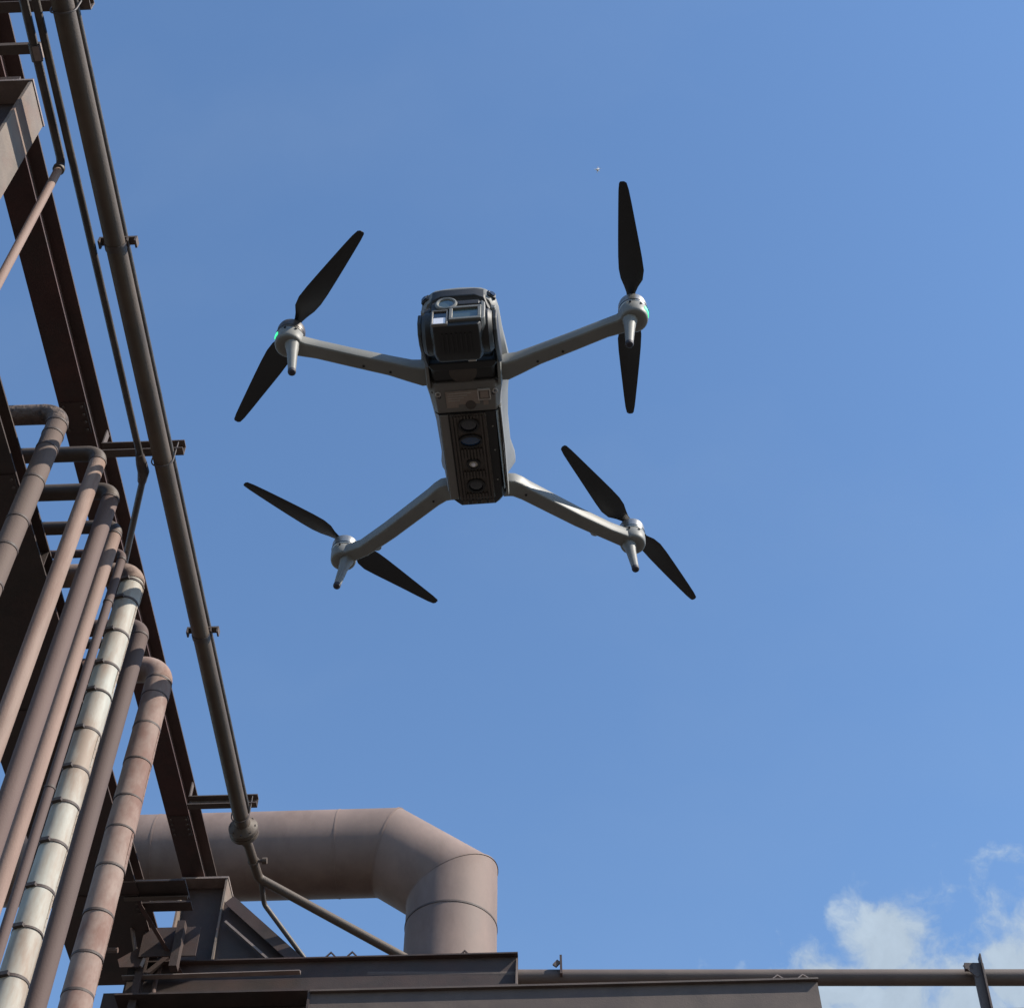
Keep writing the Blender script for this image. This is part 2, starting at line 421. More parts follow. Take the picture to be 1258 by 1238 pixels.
# cross brackets carrying the header pipe and conduits
br0 = None
for (y, lb) in ((4.62, 'channel bracket at the top edge of the picture over the olive pipe'),
                (9.50, 'channel bracket crossing above the olive pipe where the dark conduit ends'),
                (15.16, 'channel bracket crossing above the olive pipe near its flanged end')):
    t = empty('pipe_bracket', lb, 'bracket', (-5.0, y, 15.20), 'channel brackets above the long olive pipe')
    if br0 is None:
        a = MB(); a.prism(channel(.10, .15, .014), (.15, .12, .0), (1.06, .12, .0)); a.box(.152, .166, .03, .11, .14, .40); a1 = a.build('channel', M_beam, t)
        u = MB(); u.tube(fillet([(HX + 5 - .115, .03, .12), (HX + 5 - .115, .03, -.32), (HX + 5 + .115, .03, -.32), (HX + 5 + .115, .03, .12)], .11, 8), .008, 8); u1 = u.build('u_bolt', M_band, t)
        br0 = (a1, u1)
    else:
        for s in br0: share(s, t)
cl0 = None
for (y, lb) in ((6.93, 'short pipe clamp on the olive pipe between the top bracket and the middle bracket'),
                (12.02, 'short pipe clamp on the olive pipe between the middle bracket and the flanged end')):
    t = empty('pipe_clamp', lb, 'clamp', (HX, y, HZ), 'clamps on the long olive pipe')
    if cl0 is None:
        a = MB(); a.box(-.175, .20, 0, .085, .085, .11); a.box(-.175, -.155, 0, .085, .02, .085); a.box(.18, .20, 0, .085, .02, .085)
        a.box(.10, .118, .0, .085, .03, .0849)
        c1 = a.build('saddle', M_beam, t)
        c2 = MB().tube([(0, .01, 0), (0, .075, 0)], .106, 24).build('strap', M_band, t)
        cl0 = (c1, c2)
    else:
        for s in cl0: share(s, t)
t = empty('conduit_bracket', 'small arm holding the conduits at the upper left corner', 'bracket', (-4.9, 4.98, 15.06))
MB().box(-.4, .50, 0, .09, 0, .06).build('arm', M_beam, t)
MB().box(.44, .50, -.02, .11, -.12, .0).build('clip', M_strip, t)

# ------------------------------------------------------------------ riser pipes
def pz(py, Y):     # height of a point of the photograph on a riser that stands at distance Y
    d = sky_dir(0, py)
    d = sky_dir(629 - 500, py)
    return CAM_Z + d.z * Y / d.y

def riser(label, x, y, r, material, bend, melbow=None, bands=None, band_m=None, proud=.004, clasps=False, seg_m=None, zr=15.0, n=28, twist=0):
    t = empty('riser_pipe', label, 'pipe', (x, y, 0), 'riser pipes on the left')
    full = fillet([(-11, 0, zr), (0, 0, zr), (0, 0, 0)], bend, 12)
    full = [Vector((p.x if i else -6.5, p.y, p.z)) for i, p in enumerate(full)]
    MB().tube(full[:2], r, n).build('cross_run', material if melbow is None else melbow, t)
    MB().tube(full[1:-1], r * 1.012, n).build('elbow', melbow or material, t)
    ztop = full[-2].z
    if bands and seg_m:
        zs = [z for z in bands if z < ztop - .03]
        while zs[-1] > 1: zs.append(zs[-1] - .52)
        prev = ztop
        for i, z in enumerate(zs):
            rr = r * (1.0 + random.uniform(-.012, .018))
            dx, dy = random.uniform(-.004, .004), random.uniform(-.004, .004)
            cs = MB().tube([(dx, dy, prev - .004), (dx * .3, dy, (prev + z) / 2), (0, 0, z + .004)], [rr * .985, rr * (1 + random.uniform(-.012, .006)), rr * 1.02], n).build('cladding_section', seg_m, t)
            w = R(random.uniform(-12, 40)); h2 = prev - z - .05
            sm_ = MB().box(-.004, .006, -.014, .014, 0, h2)
            for q in range(4): sm_.cyl((.004, 0, h2 * (q + .5) / 4), .006, .006, (1, 0, 0), 6)
            so = sm_.build('lap_seam', seg_m, cs, loc=(rr * .985 * math.cos(w), rr * .985 * math.sin(w), z + .025)); so.rotation_euler = (0, 0, w)
            bd = MB().tube([(0, 0, z - .014), (0, 0, z + .014)], r * 1.03, n).build('band', band_m or M_seam, t)
            if clasps:
                c = MB().box(-.05, .05, -.02, .02, -.018, .018).build('clasp', M_band, bd, loc=(-.045 * 1.0, -r * 1.03, z))
                c.rotation_euler = (0, 0, R(-14))
            prev = z - .004
        MB().tube([(0, 0, prev), (0, 0, 0)], r * .98, n).build('pipe', seg_m, t)
    else:
        MB().tube([(0, 0, ztop), (0, 0, 0)], r, n).build('pipe', material, t)
        for z in bands or ():
            MB().tube([(0, 0, z - .014), (0, 0, z + .014)], r + .006, n).build('band', band_m or M_seam, t)
    return t

riser('brown grey clad riser with dark rings, leftmost and nearest of the row', -5.07, 8.90, .108, M_p1, .19,
      melbow=M_rough, bands=[14.79, 14.60, 14.35, 13.80, 13.17, 12.75, 12.23, 11.6, 11.0, 10.4])
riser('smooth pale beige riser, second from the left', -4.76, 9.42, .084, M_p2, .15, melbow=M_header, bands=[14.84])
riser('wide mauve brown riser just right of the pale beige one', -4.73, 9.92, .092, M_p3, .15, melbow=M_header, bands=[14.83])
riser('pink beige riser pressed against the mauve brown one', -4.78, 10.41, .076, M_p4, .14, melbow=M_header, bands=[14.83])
riser('thin dark mauve riser just left of the galvanised white one', -4.78, 10.78, .048, M_p5, .12, melbow=M_p5, bands=[14.86, 14.15, 11.5])
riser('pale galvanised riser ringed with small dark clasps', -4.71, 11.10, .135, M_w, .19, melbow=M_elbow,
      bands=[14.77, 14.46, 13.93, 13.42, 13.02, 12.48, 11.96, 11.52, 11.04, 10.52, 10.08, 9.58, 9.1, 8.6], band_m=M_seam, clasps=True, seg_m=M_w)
riser('dark mauve riser between the galvanised and the rusty pink ones', -4.78, 11.90, .100, M_b, .17, melbow=M_b, bands=[14.82])
riser('rusty pink clad riser in bulging sections, rightmost of the row', -4.67, 12.58, .155, M_o, .23, melbow=M_o,
      bands=[14.74, 14.50, 14.0, 13.46, 12.92, 12.49, 11.98, 11.40, 10.90, 10.47, 9.9], band_m=M_seam, seg_m=M_o)
# slim pipe with ragged white insulation behind the galvanised riser
t = empty('riser_pipe', 'slim pipe with ragged white lagging low between the galvanised and dark mauve risers', 'pipe', (-4.86, 11.55, 0), 'riser pipes on the left')
MB().tube([(0, 0, 0), (0, 0, 14.2)], .055, 16).build('pipe', M_p5, t)
lg = MB(); pa = [(random.uniform(-.008, .008), random.uniform(-.008, .008), 7.0 + i * .09) for i in range(36)]
lg.tube(pa, [random.uniform(.062, .088) for _ in pa], 12)
lg.build('lagging', mat('torn_white_lagging', (.55, .47, .40), .9, spots=(.30, .15, .11), spot_amt=.8, scale=9, vary=.25, bump=.8, bump_scale=25, dist=.02), t)

# two thinner cross runs between the girders
for i, (y, r, lb) in enumerate(((11.30, .05, 'thin dark cross pipe between the girders behind the galvanised riser'),
                                (12.25, .06, 'thin dark cross pipe between the girders behind the dark mauve riser'))):
    tag(MB().tube([(-11, y, 15.12), (-5.0, y, 15.12)], r, 16).build('cross_pipe', M_conduit), lb, 'pipe', 'thin cross pipes between the girders')
# ------------------------------------------------------------------ big duct
t = empty('duct', 'huge mauve brown duct with mitred elbow turning down behind the cross beam', 'duct', (-1.62, 18.4, 0))
ax = [Vector((-12, 0, 17.01)) + Vector((1.58, 0, 0)), Vector((-.98, 0, 17.01)), Vector((0, 0, 16.30)), Vector((0, 0, 0))]
DR = .665
def duct_piece(i0, i1, name):
    # a piece of the mitred run, cut by the bisecting planes at both ends
    mb = MB(); mb.tube(ax, DR, 64)
    n = 64; sub = MB(); secs = [mb.v[k * n:(k + 1) * n] for k in range(4)]
    sub.loft([secs[i0], secs[i1]], cap=False)
    return sub.build(name, M_duct, t, angle=25)
duct_piece(0, 1, 'horizontal_section'); duct_piece(1, 2, 'mitre_section'); duct_piece(2, 3, 'vertical_section')
def seam(i, grow=.006, w=.012):
    mb = MB(); mb.tube(ax, DR, 64); sec = [Vector(p) for p in mb.v[i * 64:(i + 1) * 64]]; c = ax[i]
    d = ((ax[i] - ax[i - 1]).normalized() + (ax[i + 1] - ax[i]).normalized()).normalized() * w
    s = [[c + (p - c) * (1 + k) + d * q for p in sec] for k, q in ((-.01, -1), (grow / DR, -1), (grow / DR, 1), (-.01, 1))]
    MB().loft(s, cap=False).build('weld_seam', M_duct, t)
seam(1); seam(2)
for z in (15.55, 13.9): MB().tube([(0, 0, z), (0, 0, z + .028)], DR + .008, 64).build('weld_seam', M_seam, t)
for x in (-1.75, -4.5): MB().tube([(x, 0, 17.01), (x + .025, 0, 17.01)], DR + .005, 64).build('weld_seam', M_duct, t)

# ------------------------------------------------------------------ far portal: cross beams
t = empty('cross_beam', 'deep dark channel beam across the lower left, ending right of the duct', 'beam', (-5.70, 16.6, 13.33), 'cross beams of the far portal')
c = MB(); c.prism([(0, 0), (.0, .026), (-.30, .026), (-.30, .645), (-.22, .645), (-.22, .665), (-.318, .665), (-.318, 0)][::-1], (0, 0, 0), (5.10, 0, 0))
c.build('channel', M_girder, t)
MB().add([(5.075, .02, .0265), (5.075, .30, .0265), (5.075, .30, .62), (5.095, .02, .0265), (5.095, .30, .0265), (5.095, .30, .62)], [(0, 1, 2), (5, 4, 3), (0, 3, 4, 1), (1, 4, 5, 2), (2, 5, 3, 0)]).build('end_plate', M_beam, t)
MB().prism(angle(.09, .055, .012), (0.0, .20, .36), (2.30, .20, .38)).build('edge_angle', M_strip, t)
t = empty('cross_beam', 'lower brown box beam along the bottom edge, ending right of the centre', 'beam', (-3.15, 16.30, 12.505), 'cross beams of the far portal')
MB().box(0, 6.24, .02, .36, .03, .58).build('web_plate', M_beam, t)
MB().box(0, 6.25, -.03, .41, .58, .605).build('top_flange', M_beam, t)
MB().box(0, 6.25, -.03, .41, 0, .03).build('bottom_flange', M_beam, t)
MB().box(-.03, .0, .0, .38, .02, .62).build('end_plate', M_girder, t)

t = empty('cross_beam', 'long low beam at the bottom edge carrying the post on the right', 'beam', (-3, 16.74, 12.45), 'cross beams of the far portal')
MB().prism([(a, b + .24) for a, b in ibeam(.26, .48, .02, .012)], (0, .13, 0), (19, .13, 0)).build('beam', M_beam, t)

t = empty('soffit_deck', 'dark plated deck underside at the bottom left corner below the cross beam', 'platform', (-5.9, 16.0, 13.0))
MB().box(-.2, 2.70, 1.0, 2.3, .0, .04).build('deck_plate', M_girder, t)
MB().box(-.06, 2.70, .94, .98, -.9, .60).build('front_plate', M_girder, t)
MB().box(-.24, -.204, 1.0, 2.3, -.9, .10).build('side_plate', M_beam, t)
for k, x in enumerate((.4, 1.15, 1.65)): MB().box(x, x + .06, 1.0, 2.28, -.12, -.004).build('joist', M_beam, t)

# gussets, brace and small platform round the far column
t = empty('knee_brace', 'dark slanting brace from the far column down to the cross beam', 'brace', (-4.55, 16.98, 15.08))
pb = MB().prism(ibeam(.16, .20, .014, .010), (0, .1, 0), (1.25, .1, -1.22), up=(0, 1, 0)); pb.build('diagonal', M_girder, t)
MB().prism([(0, 0), (.03, 0), (.03, .05), (0, .05)], (-.02, .02, -.35), (.93, .02, -1.25), up=(0, 1, 0)).build('edge_angle', M_strip, t)
MB().add([(-.09, .12, .06), (-.09, .12, -1.3), (1.30, .12, -1.3), (-.09, .132, .06), (-.09, .132, -1.3), (1.30, .132, -1.3)], [(0, 1, 2), (5, 4, 3), (0, 3, 4, 1), (1, 4, 5, 2), (2, 5, 3, 0)]).build('gusset_plate', M_girder, t)

t = empty('service_platform', 'dark boxed platform between the rusty pink riser and the far column', 'platform', (-5.6, 15.9, 13.9))
MB().box(-.02, .80, -.28, .10, .42, .45).build('floor_plate', M_girder, t)
MB().box(-.02, .80, .16, .34, .425, .45).build('floor_slat', M_girder, t)
MB().box(.10, .84, .70, .72, .0, .45).build('back_plate', M_girder, t)
MB().box(.56, .66, .56, .69, -.25, .45).build('post', M_girder, t)
MB().prism(angle(.07, .07, .01), (-.02, .02, .35), (.80, .02, .35)).build('edge_beam', M_beam, t)
MB().prism(angle(.06, .06, .008), (.10, .1, .40), (.62, 1.05, -.10)).build('diagonal_strut', M_redlead, t)
MB().prism(ibeam(.10, .12, .010, .008), (.12, .86, .42), (.12, .86, -1.2), up=(0, 1, 0)).build('post', M_girder, t)
MB().prism(angle(.06, .06, .008), (.66, .93, .41), (.16, .90, -.18)).build('diagonal_strut', M_girder, t)
MB().box(-.02, .60, -.32, -.302, .392, .408).build('edge_angle', M_strip, t)  # strip coloured pale for the sunlit near edge of the platform
MB().box(.02, .68, 1.30, 1.34, -.05, .419).build('hanger_plate', M_girder, t)
MB().prism([(-.012, -.03), (.012, -.03), (.012, .03), (-.012, .03)], (-.13, .45, .72), (.06, .93, -.03)).build('strut', M_strip, t)
MB().prism([(-.012, -.03), (.012, -.03), (.012, .03), (-.012, .03)], (-.22, .40, .48), (-.13, .45, .72)).build('strut', M_strip, t)
MB().tube(fillet([(.36, 1.05, .36), (.36, 1.05, .18), (.30, 1.0, -.1), (.30, 1.0, -.4)], .08, 5), .035, 12).build('drain_stub', M_p5, t)
MB().tube([(-.5, .62, .06), (-.16, .62, .05)], .035, 12).build('rail_stub', M_p3, t)
t = empty('gusset_plate', 'red brown triangular plate standing at the left end of the cross beam', 'plate', (-5.72, 16.62, 13.76))
MB().add([(0, 0, 0), (.26, 0, 0), (.30, .05, .42), (0, .012, 0), (.26, .012, 0), (.30, .062, .42), (-.05, .0, .12), (-.05, .012, .12)],
         [(0, 1, 2, 6), (7, 5, 4, 3), (0, 3, 4, 1), (1, 4, 5, 2), (2, 5, 7, 6), (6, 7, 3, 0)]).build('plate', M_redlead, t)
MB().prism([(-.01, -.02), (.01, -.02), (.01, .02), (-.01, .02)], (.275, 0, 0), (.32, .05, .42)).build('edge_bar', M_strip, t)

# small angle saddles standing on the beams
sd = {}
for x, y, z, big, lb in ((-3.06, 16.93, 14.075, 1, 'leftmost small dark peak of folded steel on the cross beam'),
                    (-2.78, 16.93, 14.075, 1, 'small dark peak of folded steel on the cross beam, nearer the slanting pipe'),
                    (-1.30, 16.93, 14.05, 1, 'small dark peak of folded steel on the cross beam in front of the duct'),
                    (2.62, 16.33, 13.112, 0, 'folded steel peak on the lower box beam, left one of two at its right end'),
                    (2.93, 16.33, 13.112, 0, 'folded steel peak on the lower box beam, right one of two at its end')):
    if big not in sd:
        pr = [(-.125, -.06), (-.105, -.06), (0, .055), (.105, -.06), (.125, -.06), (0, .080)] if big else [(-.12, 0), (-.102, 0), (0, .078), (.102, 0), (.12, 0), (0, .096)]
        o = sd[big] = MB().prism(pr, (0, .02, 0), (0, 0, 0)).build('steel_saddle', M_girder if big else M_strip)  # small saddles carry the sunlit tone as their colour
    else: o = share(sd[big])
    o.location = (x, y, z)
    tag(o, lb, 'saddle', 'folded steel peaks on the beams')

# long pipe to the right, with post and stub
t = empty('long_pipe', 'long brown pipe running right along the bottom above the low beam', 'pipe', (-.55, 17.2, 13.93))
MB().tube([(-2.0, -.2, -.15), (14, -.2, -.60)], .104, 22).build('pipe', M_beam, t)
t = empty('pipe_post', 'upright channel post crossing the long pipe at the right', 'post', (5.13, 16.80, 12.93), rot=(0, R(3), 0))
MB().prism(channel(.05, .14, .012), (0, -.02, 0), (0, -.02, .70), up=(1, 0, 0)).build('channel', M_beam, t)
MB().box(-.10, .0, -.03, .03, .60, .69).build('lug', M_girder, t)
MB().box(.10, .118, -.08, .04, .0, .80).build('rib', M_girder, t)
MB().prism([(-.008, -.03), (.008, -.03), (.008, .03), (-.008, .03)], (-.10, -.02, .67), (.05, -.02, .50)).build('strut', M_beam, t)
t = empty('pipe_stay', 'short upright stay with a slanted lug on the long pipe beside the beam end', 'bracket', (-.06, 16.86, 13.66))
MB().box(0, .03, -.03, .08, 0, .28).build('upright', M_girder, t)
MB().prism([(-.015, -.03), (.015, -.03), (.015, .03), (-.015, .03)], (-.07, 0, .13), (-.01, 0, .20)).build('lug', M_beam, t)

# columns carrying the far portal (below the frame)
for x, lb in ((3.2, 'plain steel column under the right end of the lower box beam'), (13.0, 'plain steel column under the far right end of the low beam')):
    t = empty('portal_column', lb, 'column', (x, 16.95, 0), 'columns of the far portal')
    MB().prism(ibeam(.3, .3, .02, .014), (0, 0, 0), (0, 0, 12.44), up=(0, 1, 0)).build('shaft', M_beam, t)
    MB().box(-.25, .25, -.25, .25, 0, .03).build('base_plate', M_beam, t)

# ------------------------------------------------------------------ the drone
D = empty('drone', 'grey quadcopter drone with black propellers hovering overhead, seen from below', 'drone', (-.0779, .9448, 2.9582), rot=(0, 0, -.046))

def sym(half):       # half: (x, z) from bottom centre to top centre -> closed section
    return [(-x, z) for x, z in half[::-1] if x > 0] + [(x, z) for x, z in half]
def body(secs):
    return [[(x, y, z) for x, z in ring(h)] for y, h in secs]
def ring(half):
    r = [(x, z) for x, z in half]
    l = [(-x, z) for x, z in half[::-1] if x > 1e-6]
    return r + l
# upper shell: front is -y, rear is +y
def shell_sec(y, wb, zb, wm, zm, wt, zt, top):
    return (y, [(0, zb), (wb * .6, zb), (wb, zb + .001), (wm, zm), (wm, zm + .010), (wt, zt), (wt * .55, top), (0, top + .001)])
shell = body([
    shell_sec(-.1700, .016, -.002, .0185, .000, .016, .0105, .0120),
    shell_sec(-.1685, .024, -.004, .0265, .000, .023, .0135, .0155),
    shell_sec(-.1640, .031, -.006, .0335, -.001, .028, .0170, .0205),
    shell_sec(-.1580, .034, -.009, .0375, -.002, .031, .0215, .0260),
    shell_sec(-.150, .036, -.014, .0395, -.004, .033, .026, .031),
    shell_sec(-.128, .036, -.018, .041, -.006, .034, .032, .038),
    shell_sec(-.112, .036, -.020, .0435, -.010, .035, .032, .038),
    shell_sec(-.095, .036, -.020, .0455, -.012, .036, .032, .038),
    shell_sec(-.080, .035, -.030, .0440, -.012, .036, .032, .038),
    shell_sec(-.060, .033, -.034, .0410, -.010, .035, .032, .038),
    shell_sec(-.020, .032, -.034, .0375, -.006, .034, .032, .038),
    shell_sec(.015, .031, -.033, .0370, -.002, .034, .032, .038),
    shell_sec(.035, .030, -.030, .0400, .003, .033, .031, .037),
    shell_sec(.045, .028, -.024, .0400, .006, .032, .029, .035),
    shell_sec(.055, .025, -.010, .034, .010, .027, .026, .030)])
sh = MB().loft(shell).build('body_shell', M_grey, D, angle=28)
# lower hull
def hull_sec(y, zb, wb, wm):
    return (y, [(0, zb), (wb, zb), (wm, zb + .005), (wm + .0012, zb + .022), (wm - .003, -.016), (0, -.016)])
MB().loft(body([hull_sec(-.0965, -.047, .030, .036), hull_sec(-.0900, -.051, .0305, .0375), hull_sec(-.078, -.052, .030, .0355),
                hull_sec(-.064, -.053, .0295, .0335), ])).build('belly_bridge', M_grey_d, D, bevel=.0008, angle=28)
MB().loft(body([hull_sec(-.0637, -.0545, .0285, .0322), hull_sec(.030, -.0550, .0265, .0300), hull_sec(.045, -.0545, .0260, .0295),
                hull_sec(.055, -.0525, .018, .0225), hull_sec(.0585, -.045, .015, .018)])).build('lower_hull', M_black, D, angle=28)
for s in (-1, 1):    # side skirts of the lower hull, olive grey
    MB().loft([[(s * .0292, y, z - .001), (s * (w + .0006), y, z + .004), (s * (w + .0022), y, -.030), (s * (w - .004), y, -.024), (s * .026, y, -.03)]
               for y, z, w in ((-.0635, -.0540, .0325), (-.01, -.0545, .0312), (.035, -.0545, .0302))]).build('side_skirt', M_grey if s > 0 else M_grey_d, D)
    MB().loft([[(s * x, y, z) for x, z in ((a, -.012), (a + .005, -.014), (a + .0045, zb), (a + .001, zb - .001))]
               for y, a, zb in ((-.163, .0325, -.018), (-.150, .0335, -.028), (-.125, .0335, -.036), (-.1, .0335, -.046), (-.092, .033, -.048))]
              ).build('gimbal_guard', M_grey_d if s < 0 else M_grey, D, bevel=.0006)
# gimbal bay (dark recess)
MB().box(-.0325, .0325, -.126, -.0962, -.046, -.0185).build('gimbal_bay', M_black, D, bevel=.004)
# nose fascia with front vision sensors
MB().loft([[(-.0165, -.1716, -.0040), (.0165, -.1716, -.0040), (.0165, -.1712, .0092), (-.0165, -.1712, .0092)],
           [(-.0265, -.1685, -.0062), (.0265, -.1685, -.0062), (.0265, -.1685, .0100), (-.0265, -.1685, .0100)],
           [(-.0320, -.158, -.0190), (.0320, -.158, -.0190), (.0320, -.158, .0085), (-.0320, -.158, .0085)]]).build('nose_fascia', M_black, D, bevel=.0008)
for s in (-1, 1):
    e = MB().box(-.0048, .0048, -.004, .005, -.0048, .0048).build('front_vision_sensor', M_black, D, bevel=.0012, loc=(s * .0320, -.1620, .0045))
    e.rotation_euler = (0, 0, R(35 * s))
    MB().cyl((0, -.0041, 0), .0032, -.001, (0, 1, 0), 20).build('lens', M_glass, e)

# belly bridge details
def screw(parent, x, y, z, r=.0013, m=None):
    return MB().lathe((x, y, z), [(r * .4, .0001), (r * .4, -.0003), (r, -.0003), (r, .0004)][::-1], 12).build('screw', m or M_black, parent)
lb = MB(); lb.box(-.020, .014, -.0895, -.0735, -.0533, -.0515); lb.box(-.020, -.008, -.0735, -.0700, -.0533, -.0515)
lb.build('rating_plate', M_label, D)
fr = MB(); a, b, w = (.0125, .0255), (-.0900, -.0775), .0011
fr.box(a[0], a[1], b[0], b[0] + w, -.0540, -.0515); fr.box(a[0], a[1], b[1] - w, b[1], -.0540, -.0515)
fr.box(a[0], a[0] + w, b[0] + w, b[1] - w, -.0540, -.0515); fr.box(a[1] - w, a[1], b[0] + w, b[1] - w, -.0540, -.0515)
fr.build('square_mark', M_line, D)
MB().box(.0150, .0235, -.0880, -.0795, -.0535, -.0515).build('printed_patch', M_label, D)
MB().box(.0175, .0225, -.0765, -.0715, -.0535, -.0515).build('printed_patch', M_label, D)
for k in range(4): MB().box(-.018, .006 - .004 * k, -.0876 + .0028 * k, -.0870 + .0028 * k, -.0536, -.0534).build('printed_line', M_line, D)
MB().lathe((-.0005 + .005, -.0725, -.0515), [(.0052, 0), (.0052, -.0022), (.0038, -.0025)], 20).build('oval_boss', M_dark, D)
for x, y in ((-.0265, -.083), (-.0245, -.074), (.0285, -.0835), (.0275, -.0755), (-.0325, -.088), (.0325, -.098)): screw(D, x, y, -.0516 if abs(x) < .03 else -.049, .0017)
for x in (-.0275, .0305): MB().torus((x, -.0865, -.0518), .0024, .0007, n=16, k=6).build('screw_ring', M_line, D)

# finned belly panel
MB().box(-.0288, -.0196, -.0632, .0440, -.0560, -.0540).build('side_cover', M_grey_d, D, bevel=.0008)
MB().loft([[(x, y, z) for x, z in ((.0330, -.0520), (.0343, -.0520), (.0349, -.0440), (.0330, -.0440))] for y in (-.0660, -.0200, )] + [[(x - .0016, .046, z) for x, z in ((.0330, -.0520), (.0343, -.0520), (.0349, -.0440), (.0330, -.0440))]]).build('edge_rail', M_grey, D)
fp = MB().box(-.0185, .0185, -.0628, .0445, -.0562, -.0540).build('belly_panel', M_dark, D, bevel=.0006)
fin = MB().box(-.00055, .00055, 0, .1, -.0588, -.0562)
for k in range(-5, 6):
    x = k * .0033
    spans = [(-.0622, .044)]
    if abs(x) < .0125: spans = [(-.0622, -.0590), (-.0210, -.0085), (.0075, .0165), (.0365, .044)]
    if abs(x) > .0125: spans = [(-.0622, .044)]
    for y0, y1 in spans:
        MB().box(x - .0009, x + .0009, y0, y1, -.0588, -.0562).build('cooling_fin', M_dark, fp)
def sensor(name, y, rx, ry, inner, rin, x=0, h=.0028):
    n = 28
    def el(ax_, ay_, z): return [(x + ax_ * math.cos(2 * math.pi * k / n), y + ay_ * math.sin(2 * math.pi * k / n), z) for k in range(n)]
    o = MB().loft([el(rx, ry, -.0562), el(rx, ry, -.0562 - h + .0008), el(rx - .0008, ry - .0008, -.0562 - h), el(rx - .0022, ry - .0022, -.0562 - h), el(rx - .0026, ry - .0026, -.0562 - h + .0016)], cap=False).build(name, M_black, D)
    MB().loft([el(rx - .0024, ry - .0024, -.0570), el((rx - .0024) * .7, (ry - .0024) * .7, -.0577), el((rx - .0024) * .2, (ry - .0024) * .2, -.0580)]).build('lens', inner, o)
    return o
sensor('downward_vision_sensor', -.0500, .0108, .0092, M_glass, .006)
sensor('range_sensor', -.0305, .0125, .0082, M_blue, .006)
aux = sensor('auxiliary_light', -.0010, .0072, .0068, M_lamp, .004)
MB().lathe((0, -.001, -.0575), [(.0024, 0), (.0022, -.0012), (.001, -.0018)], 16).build('lamp_dome', M_white, aux)
sensor('downward_vision_sensor', .0270, .0098, .0088, M_glass, .006)
for x, y in ((.0242, -.046), (.0240, -.016), (-.0240, -.046), (-.0238, -.010), (.0232, .022)): screw(D, x, y, -.0552, .0009, M_alu)
for x in (-.013, -.004, .006, .014): MB().box(x - .0028, x + .0028, .0475, .0530, -.0548, -.0500).build('rear_vent', M_dark, D, bevel=.0006)

# gimbal camera
gb = MB()
gb.loft([[(x, y, z) for x, z in ((-.017, -.0405), (.025, -.0405), (.0275, -.046), (.0275, -.081), (.0245, -.0875), (-.018, -.0875), (-.0215, -.083), (-.0215, -.043))] for y in (-.187, -.172)])
G = MB().loft([[(x * k + .002, y, -.064 + (z + .064) * kz) for x, z in ((-.021, -.0405), (.021, -.0405), (.0245, -.046), (.0245, -.081), (.0215, -.0875), (-.0215, -.0875), (-.0245, -.083), (-.0245, -.043))]
               for y, k, kz in ((-.1865, 1, 1), (-.172, 1.03, 1), (-.155, 1.02, 1), (-.146, .92, .92), (-.142, .72, .7))]).build('gimbal_camera', M_black, D, bevel=.0012, angle=30)
for s in (-1, 1):
    MB().lathe((.002 + s * .0235, -.164, -.063), [(.021, 0), (.021, .007), (.018, .0105), (.010, .0115)], 32, (s, 0, 0)).build('tilt_motor', M_black, G)
    MB().loft([[(.002 + s * a, y, z) for a, z in ((.0345, zl), (.0385, zl + .002), (.0385, zh), (.0345, zh))]
               for y, zl, zh in ((-.180, -.068, -.052), (-.172, -.078, -.045), (-.160, -.078, -.040), (-.140, -.068, -.036), (-.118, -.050, -.030))]).build('gimbal_arm', M_black, G, bevel=.001)
MB().loft([[(.002 + x, y, z) for x, z in ((-.0385, -.052), (.0385, -.052), (.0385, -.032), (-.0385, -.032))] if False else
           [(x * k, y, z) for x, z in ((-.034, -.052), (.036, -.052), (.036, -.034), (-.034, -.034))] for y, k in ((-.1235, .95), (-.1195, 1), (-.1135, .86))]).build('gimbal_yoke', M_black, G, bevel=.002)
MB().lathe((0, -.108, -.034), [(.017, .012), (.017, -.008), (.014, -.012), (.008, -.013)][::-1], 28).build('pan_motor', M_dark, G)
# heat sink ribs under the camera head
for k in range(7):
    x = -.012 + k * .0045
    MB().box(x - .0009, x + .0009, -.178, -.156, -.0886, -.0874).build('rib', M_black, G)
MB().box(.010, .018, -.1475, -.1425, -.0836, -.078).build('connector', M_line, G, bevel=.0006)
# lens front: raised frame round the wide window
FY = -.1866
def front_ring(x, z, r, rt, m, name='lens_ring', sx=1.0, par=G):
    return MB().torus((x, FY - .001, z), r, rt, (0, 1, 0), 32, 8, sx=sx).build(name, m, par)
front_ring(-.008, -.0480, .0092, .0018, M_grey)
MB().cyl((-.008, FY + .001, -.048), .0085, -.0022, (0, 1, 0), 28).build('lens', M_window, G)
MB().box(.0035, .0245, FY - .0016, FY + .001, -.0515, -.0452).build('upper_slot', M_black, G, bevel=.0012)
MB().prism([(-.0120, -.001), (-.0105, .001), (.0105, .001), (.0120, -.001)], (.0140, FY - .0006, -.0437), (.0140, FY - .0014, -.0437)) if False else None
def rect_frame(x0, x1, z0, z1, w, d, m, name):
    f = MB()
    f.box(x0, x1, FY - d, FY + .001, z1 - w, z1); f.box(x0, x1, FY - d, FY + .001, z0, z0 + w)
    f.box(x0, x0 + w, FY - d, FY + .001, z0 + w, z1 - w); f.box(x1 - w, x1, FY - d, FY + .001, z0 + w, z1 - w)
    return f.build(name, m, G, bevel=.0006)
rect_frame(-.0045, .0265, -.0805, -.0560, .0034, .0030, M_grey, 'window_frame')
MB().box(-.0011, .0231, FY - .0008, FY + .001, -.0771, -.0594).build('tele_window', M_window, G)
rect_frame(-.0215, -.0055, -.0870, -.0605, .0018, .0024, M_grey_d, 'window_frame')
MB().box(-.0196, -.0074, FY - .0006, FY + .001, -.0735, -.0624).build('range_window', M_glass, G)
